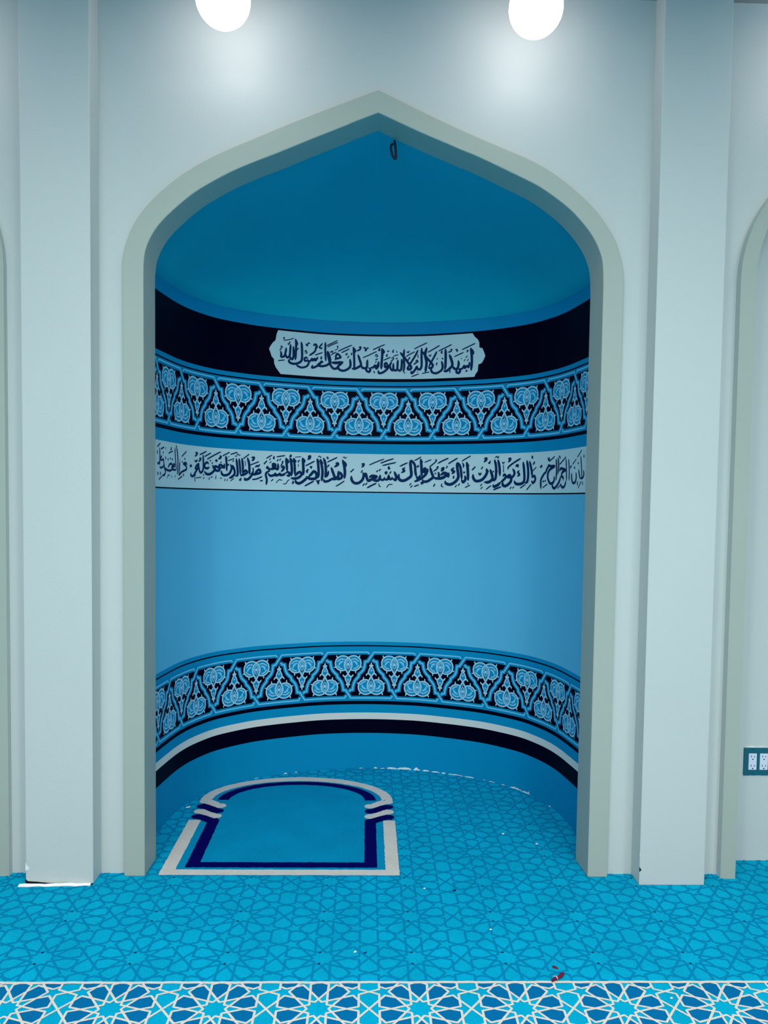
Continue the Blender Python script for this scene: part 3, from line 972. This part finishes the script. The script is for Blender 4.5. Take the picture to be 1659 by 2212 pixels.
# ------------------------------------------------------------------ arch trims and pilasters
t = arch_trim('arch_trim', OUTER, INNER, -DT, 0.02, YR)
tag(t, 'sage green pointed arch trim framing the blue niche', 'arch')
t = arch_trim('arch_trim', BAY_R[0], BAY_R[1], -0.036, 0.02, YR)
tag(t, 'sage green arch trim cut off by the picture edge, beside the wall with the electrical outlet', 'arch')
t = arch_trim('arch_trim', BAY_L[0], BAY_L[1], -0.026, 0.02, YR)
tag(t, 'sliver of sage green arch trim beyond the pilaster with the white strip at its foot', 'arch')
p = box('pilaster', (-1.281, -DP, 0), (-1.031, 0.02, CEIL), 'wall', bevel=0.003)
def scar(parent, pts, m, name, label):
    bm = bmesh.new()
    f = bm.faces.new([bm.verts.new((x, -DP - 0.0007, z)) for x, z in pts])
    r = bmesh.ops.extrude_face_region(bm, geom=[f])
    for v in r['geom']:
        if isinstance(v, bmesh.types.BMVert): v.co.y += 0.002
    bmesh.ops.recalc_face_normals(bm, faces=bm.faces)
    link(name, bm, m, parent)['label'] = label
scar(p, [(-1.2812, 0.083), (-1.278, 0.072), (-1.270, 0.066), (-1.268, 0.058), (-1.2812, 0.052)], 'chip', 'paint_chip', 'white chip on the lower corner')
scar(p, [(-1.2812, 0.020), (-1.272, 0.012), (-1.24, 0.010), (-1.20, 0.006), (-1.12, 0.003), (-1.031, 0.005), (-1.031, 0.0005), (-1.2812, 0.0005)], 'dark', 'foot_gap', 'dark gap along the foot')
tag(p, 'tall white square pilaster with a loose white strip lying along its foot', 'pilaster')
p = box('pilaster', (1.0292, -DP, 0), (1.280, 0.02, CEIL), 'wall', bevel=0.003)
scar(p, [(1.0292, 0.072), (1.0335, 0.064), (1.037, 0.060), (1.033, 0.056), (1.0292, 0.052)], 'dark', 'paint_chip', 'dark chip on the lower corner')
scar(p, [(1.0292, 0.125), (1.0315, 0.119), (1.0292, 0.112)], 'chip', 'paint_chip', 'white nick on the edge')
tag(p, 'tall white square pilaster with bare foot, between the blue niche and the outlet', 'pilaster')

# ------------------------------------------------------------------ globe lamps
def lamp(x, label):
    y, z, r = -0.26, 3.118, 0.091
    t = thing('globe_lamp', label, 'lamp', (x, y, CEIL), 'globe lamps along the top of the wall')
    bm = bmesh.new(); add_lathe(bm, [(0, 0), (0.06, 0), (0.06, -0.02), (0.04, -0.03), (0.04, -0.125), (0, -0.125)], (x, y, CEIL))
    link('lamp_base', bm, 'lampbase', t)
    bm = bmesh.new(); add_lathe(bm, [(r * math.sin(math.pi * k / 24), -r * math.cos(math.pi * k / 24)) for k in range(25)], (x, y, z))
    link('lamp_globe', bm, 'globe', t)
lamp(-0.526, 'glowing white globe lamp above the left shoulder of the arch')
lamp(0.526, 'glowing white globe lamp above the right shoulder of the arch')
lamp(-1.70, 'added globe lamp beyond the left pilaster, unseen, lighting the side bay')  # extra lamp added out of view for its light
lamp(1.70, 'added globe lamp beyond the right pilaster, unseen, lighting the side bay')  # its added counterpart on the right, also out of view

# ------------------------------------------------------------------ light panels added over the unseen hall to light the scene
proto = None
for x, y, p in FILL_PANELS:
    if proto is None:
        bm = bmesh.new()
        for lo, hi in (((-0.3, -0.3), (0.3, -0.28)), ((-0.3, 0.28), (0.3, 0.3)), ((-0.3, -0.28), (-0.28, 0.28)), ((0.28, -0.28), (0.3, 0.28))):
            add_box(bm, (lo[0], lo[1], -0.03), (hi[0], hi[1], 0.0))
        t = thing('fill_panel', '', 'ceiling light', (0, 0, 0), 'added light panels on the unseen hall ceiling')
        fr = link('fill_panel_frame', bm, 'lampbase', t)
        df = box('fill_panel_diffuser', (-0.28, -0.28, -0.02), (0.28, 0.28, -0.01), 'panel', t)
        proto = (t, fr, df)
    else:
        t = proto[0].copy(); COL.objects.link(t)
        for c in proto[1:]:
            d = c.copy(); COL.objects.link(d); d.parent = t
    t.location = (x, y, CEIL)
    row = {-1.75: 'in the row nearest the niche', -3.65: 'in the middle row', -5.55: 'in the row farthest from the niche'}[y]
    side = dict(zip(FILL_PANEL_X, ('far left', 'left of centre', 'centre', 'right of centre', 'far right')))[x]
    t['label'] = 'added, unseen square light panel %s, %s' % (row, side)

# ------------------------------------------------------------------ prayer rug woven with an arch
RX, RY = -0.3435, 0.72
def ell_pts(rx, ry, a0=0, a1=180, n=40):
    return [(RX + rx * math.cos(math.radians(a0 + (a1 - a0) * k / n)), RY + ry * math.sin(math.radians(a0 + (a1 - a0) * k / n))) for k in range(n + 1)]
rug = thing('prayer_rug', 'blue prayer rug with white and navy arched border lying inside the niche', 'rug', (RX, 0.4, 0))
OW = 0.4655
bm = bmesh.new(); poly(bm, [(RX - OW, -0.022), (RX + OW, -0.022), (RX + OW, 0.72)] + ell_pts(OW, 0.307)[1:-1] + [(RX - OW, 0.72)], 0.0022)
r = bmesh.ops.extrude_face_region(bm, geom=bm.faces[:])
for v in r['geom']:
    if isinstance(v, bmesh.types.BMVert): v.co.z = 0.0004
bmesh.ops.recalc_face_normals(bm, faces=bm.faces)
link('rug_field', bm, 'rugfield', rug)
def jit(P): return [(a + rng.uniform(-0.0012, 0.0012), b + rng.uniform(-0.0012, 0.0012)) for a, b in P]
def dense(P, d=0.012):
    out = []
    for a, b in zip(P, P[1:]):
        n = max(1, int(math.hypot(b[0] - a[0], b[1] - a[1]) / d))
        out += [(a[0] + (b[0] - a[0]) * k / n, a[1] + (b[1] - a[1]) * k / n) for k in range(n)]
    return out + [P[-1]]
def knots(bm, ys, w, lf):
    for sx in (1, -1):
        for yo, yi in ys:
            P = [(RX + sx * 0.438, yo), (RX + sx * 0.418, yo - 0.006), (RX + sx * 0.392, (yo + yi) / 2), (RX + sx * 0.368, yi + 0.006), (RX + sx * 0.350, yi)]
            ribbon(bm, jit(catmull(P, 6)), w, lf)
            disc(bm, P[0], w / 2, w / 2, lf); disc(bm, P[-1], w / 2, w / 2, lf)
def frame_band(bm, hw_o, hw_i, y_o, y_i, top, lf):
    def path(hw, y): return [(RX - hw, top), (RX - hw, y), (RX + hw, y), (RX + hw, top)]
    o, i = path(hw_o, y_o), path(hw_i, y_i)
    oo, ii = [], []
    for k, n in enumerate((40, 70, 40)):
        for q in range(n + (k == 2)):
            t = q / n
            oo.append((o[k][0] + (o[k + 1][0] - o[k][0]) * t, o[k][1] + (o[k + 1][1] - o[k][1]) * t))
            ii.append((i[k][0] + (i[k + 1][0] - i[k][0]) * t, i[k][1] + (i[k + 1][1] - i[k][1]) * t))
    band(bm, oo, ii, lf)
bm = bmesh.new()
def band(bm, o, i, lift):
    oo, ii = jit(o), jit(i)
    vo = [bm.verts.new((p[0], p[1], lift)) for p in oo]; vi = [bm.verts.new((p[0], p[1], lift)) for p in ii]
    for k in range(len(vo) - 1): bm.faces.new((vo[k], vo[k + 1], vi[k + 1], vi[k]))
band(bm, ell_pts(OW - 0.004, 0.307, 0, 180, 60), ell_pts(0.408, 0.252, 0, 180, 60), 0.0030)
frame_band(bm, 0.4645, 0.410, -0.0205, 0.0235, 0.488, 0.0030)
knots(bm, [(0.702, 0.648), (0.583, 0.530)], 0.050, 0.0032)
link('white_border', bm, 'rugwhite', rug)
bm = bmesh.new()
band(bm, ell_pts(0.380, 0.243, 0, 180, 60), ell_pts(0.326, 0.200, 0, 180, 60), 0.0030)
frame_band(bm, 0.3775, 0.3265, 0.041, 0.085, 0.488, 0.0031)
knots(bm, [(0.642, 0.588), (0.525, 0.478)], 0.048, 0.0034)
link('navy_border', bm, 'rugnavy', rug)

# ------------------------------------------------------------------ electrical outlet
ox, oz = 1.5174, 0.355
out = thing('electrical_outlet', 'dark teal outlet plate with two white double sockets low on the right wall', 'electrical outlet', (ox + 0.058, YR, oz))
bm = bmesh.new(); add_box(bm, (ox, YR - 0.006, oz), (ox + 0.116, YR + 0.002, oz + 0.114))
link('cover_plate', bm, 'plate', out, bevel=0.002)
for k in range(2):
    cx = ox + 0.035 + 0.046 * k
    s = box('socket', (cx - 0.0165, YR - 0.0085, oz + 0.0235), (cx + 0.0165, YR, oz + 0.0905), 'socket', out, bevel=0.0015)
    for zc in (oz + 0.074, oz + 0.036):
        for dx, h in ((-0.0064, 0.0085), (0.0064, 0.0068)):
            o = box('slot', (cx + dx - 0.0012, YR - 0.0088, zc + 0.001), (cx + dx + 0.0012, YR - 0.007, zc + 0.001 + h), 'dark')
            reparent(o, s)
        bm = bmesh.new()
        disc(bm, (cx, zc - 0.0065), 0.0028, 0.0028, 0.0, 0, 14)
        for v in bm.verts: v.co = (v.co.x, YR - 0.0088, v.co.y)
        bmesh.ops.recalc_face_normals(bm, faces=bm.faces)
        o = link('ground_hole', bm, 'dark'); bpy.context.view_layer.update(); reparent(o, s)
    for zc in (oz + 0.108, oz + 0.009):
        bm = bmesh.new(); add_lathe(bm, [(0, 0.0015), (0.002, 0.0015), (0.003, 0)], (0, 0, 0), 12)
        for v in bm.verts: v.co = (cx + v.co.x, YR - 0.006 - v.co.z, zc + v.co.y)
        link('screw', bm, 'screw', out)
bm = bmesh.new()
for k in range(9):
    a = ox + 0.002 + 0.0125 * k
    add_box(bm, (a, YR - 0.003, oz + 0.1135), (a + 0.0128, YR + 0.001, oz + 0.1135 + rng.uniform(0.002, 0.0055)))
link('torn_paint', bm, 'chip', out)['label'] = 'white torn paint edge above the plate'
bm = bmesh.new()
for k in range(8):
    a = ox + 0.016 + 0.0115 * k
    add_box(bm, (a, YR - 0.0015, oz - rng.uniform(0.001, 0.005)), (a + 0.0118, YR + 0.001, oz + 0.0005))
link('torn_paint', bm, 'chip', out)['label'] = 'white torn paint edge under the plate'

# ------------------------------------------------------------------ small things
bm = bmesh.new()
cxp, czp = 0.064, 2.827
P = [(cxp - 0.006, 0.10, czp - 0.006), (cxp - 0.012, 0.095, czp - 0.012), (cxp - 0.013, 0.092, czp - 0.03), (cxp - 0.008, 0.09, czp - 0.052), (cxp + 0.002, 0.09, czp - 0.066), (cxp + 0.007, 0.09, czp - 0.064), (cxp + 0.006, 0.092, czp - 0.04), (cxp + 0.003, 0.096, czp - 0.012), (cxp + 0.002, 0.105, czp + 0.004), (cxp, 0.115, czp + 0.012)]
Q = []
for i in range(len(P) - 1):
    for k in range(4): Q.append(Vector(P[i]).lerp(Vector(P[i + 1]), k / 4))
Q.append(Vector(P[-1]))
add_tube(bm, Q, 0.0046, 10)
tag(link('cable_loop', bm, 'cable'), 'short dark cable loop hanging under the point of the arch', 'cable')

bm = bmesh.new()
N = 14
rows = []
for k in range(N + 1):
    t = k / N; x = -1.300 + 0.262 * t
    y = -0.104 + 0.010 * t + 0.0015 * math.sin(k * 2.1); w = 0.0075 + 0.0015 * math.sin(k * 1.3)
    z = 0.0065 + 0.001 * math.sin(k * 0.9)
    rows.append([bm.verts.new(p) for p in ((x, y - w, 0.001), (x, y - w, z * 0.6), (x, y + w * 0.7, z), (x, y + w * 0.7, 0.001))])
for a, b in zip(rows, rows[1:]):
    for k in range(4): bm.faces.new((a[k], a[(k + 1) % 4], b[(k + 1) % 4], b[k]))
bm.faces.new(rows[0]); bm.faces.new(rows[-1][::-1])
bmesh.ops.recalc_face_normals(bm, faces=bm.faces)
tag(link('trim_strip', bm, 'strip'), 'thin white plastic strip lying on the carpet against the left pilaster', 'strip')

def lump(name, x, y, sx, sy, h, rot, m, label, cat, group=None, seed=0):
    bm = bmesh.new(); rg = random.Random(seed)
    bmesh.ops.create_icosphere(bm, subdivisions=2, radius=1.0)
    for v in bm.verts:
        k = 1 + rg.uniform(-0.22, 0.22)
        px, py, pz = v.co.x * sx * k, v.co.y * sy * k, (v.co.z + 0.75) * h * k
        c, s = math.cos(rot), math.sin(rot)
        v.co = (x + px * c - py * s, y + px * s + py * c, max(0.0016, pz))
    o = link(name, bm, m, smooth=True)
    tag(o, label, cat, group)
    return o
lump('petal_scrap', 0.580, -0.606, 0.0105, 0.0042, 0.003, math.radians(-38), 'petalred', 'small dark red petal scrap on the plain blue carpet, farther from the cream border', 'scrap', seed=1)
bm = bmesh.new()
add_tube(bm, [(0.553, -0.680, 0.006), (0.565, -0.672, 0.009), (0.578, -0.664, 0.008), (0.588, -0.656, 0.010), (0.596, -0.651, 0.011)], [0.003, 0.0055, 0.0045, 0.0065, 0.004], 8, 0)
add_tube(bm, [(0.562, -0.664, 0.010), (0.569, -0.672, 0.0145), (0.571, -0.680, 0.011)], [0.0015, 0.0026, 0.0012], 6, 1)
tag(link('twig_scrap', bm, ['petalred', 'petalpink']), 'crumpled dark red and pink scrap lying across the cream border line', 'scrap')
for k, (x, y, sx, sy, m, lab) in enumerate((
        (-0.044, -0.522, 0.006, 0.003, 'crumb', 'white crumb beside a dark speck on the carpet below the niche'),
        (0.209, -0.118, 0.0045, 0.003, 'crumb', 'white crumb on the carpet between the rug corner and the dark blue lint'),
        (0.413, -0.394, 0.004, 0.003, 'crumb', 'white crumb alone on the open carpet to the right, between niche and cream border'),
        (0.888, -0.754, 0.005, 0.003, 'crumb', 'white crumb lying in the cream star border'),
        (0.589, 0.356, 0.008, 0.004, 'crumb', 'white paint flake on the niche floor, midway between rug and right jamb'),
        (0.714, 0.257, 0.008, 0.003, 'crumb', 'white paint flake on the niche floor nearest the right jamb'),
        (-0.845, 0.633, 0.012, 0.006, 'crumb', 'scrap of white paper on the niche floor left of the rug'))):
    lump('crumb' if 'crumb' in lab else ('paint_flake' if 'flake' in lab else 'paper_scrap'), x, y, sx, sy, 0.0025, rng.uniform(0, 1.2), m, lab, 'crumb' if 'crumb' in lab else 'scrap', seed=20 + k)
lump('lint', -0.012, -0.527, 0.006, 0.003, 0.002, 0.6, 'fluff', 'dark speck of lint beside a white crumb on the carpet', 'lint', seed=40)
lump('lint', 0.320, -0.134, 0.006, 0.004, 0.003, 0.1, 'fluff', 'dark blue ball of lint on the carpet in front of the niche', 'lint', seed=41)
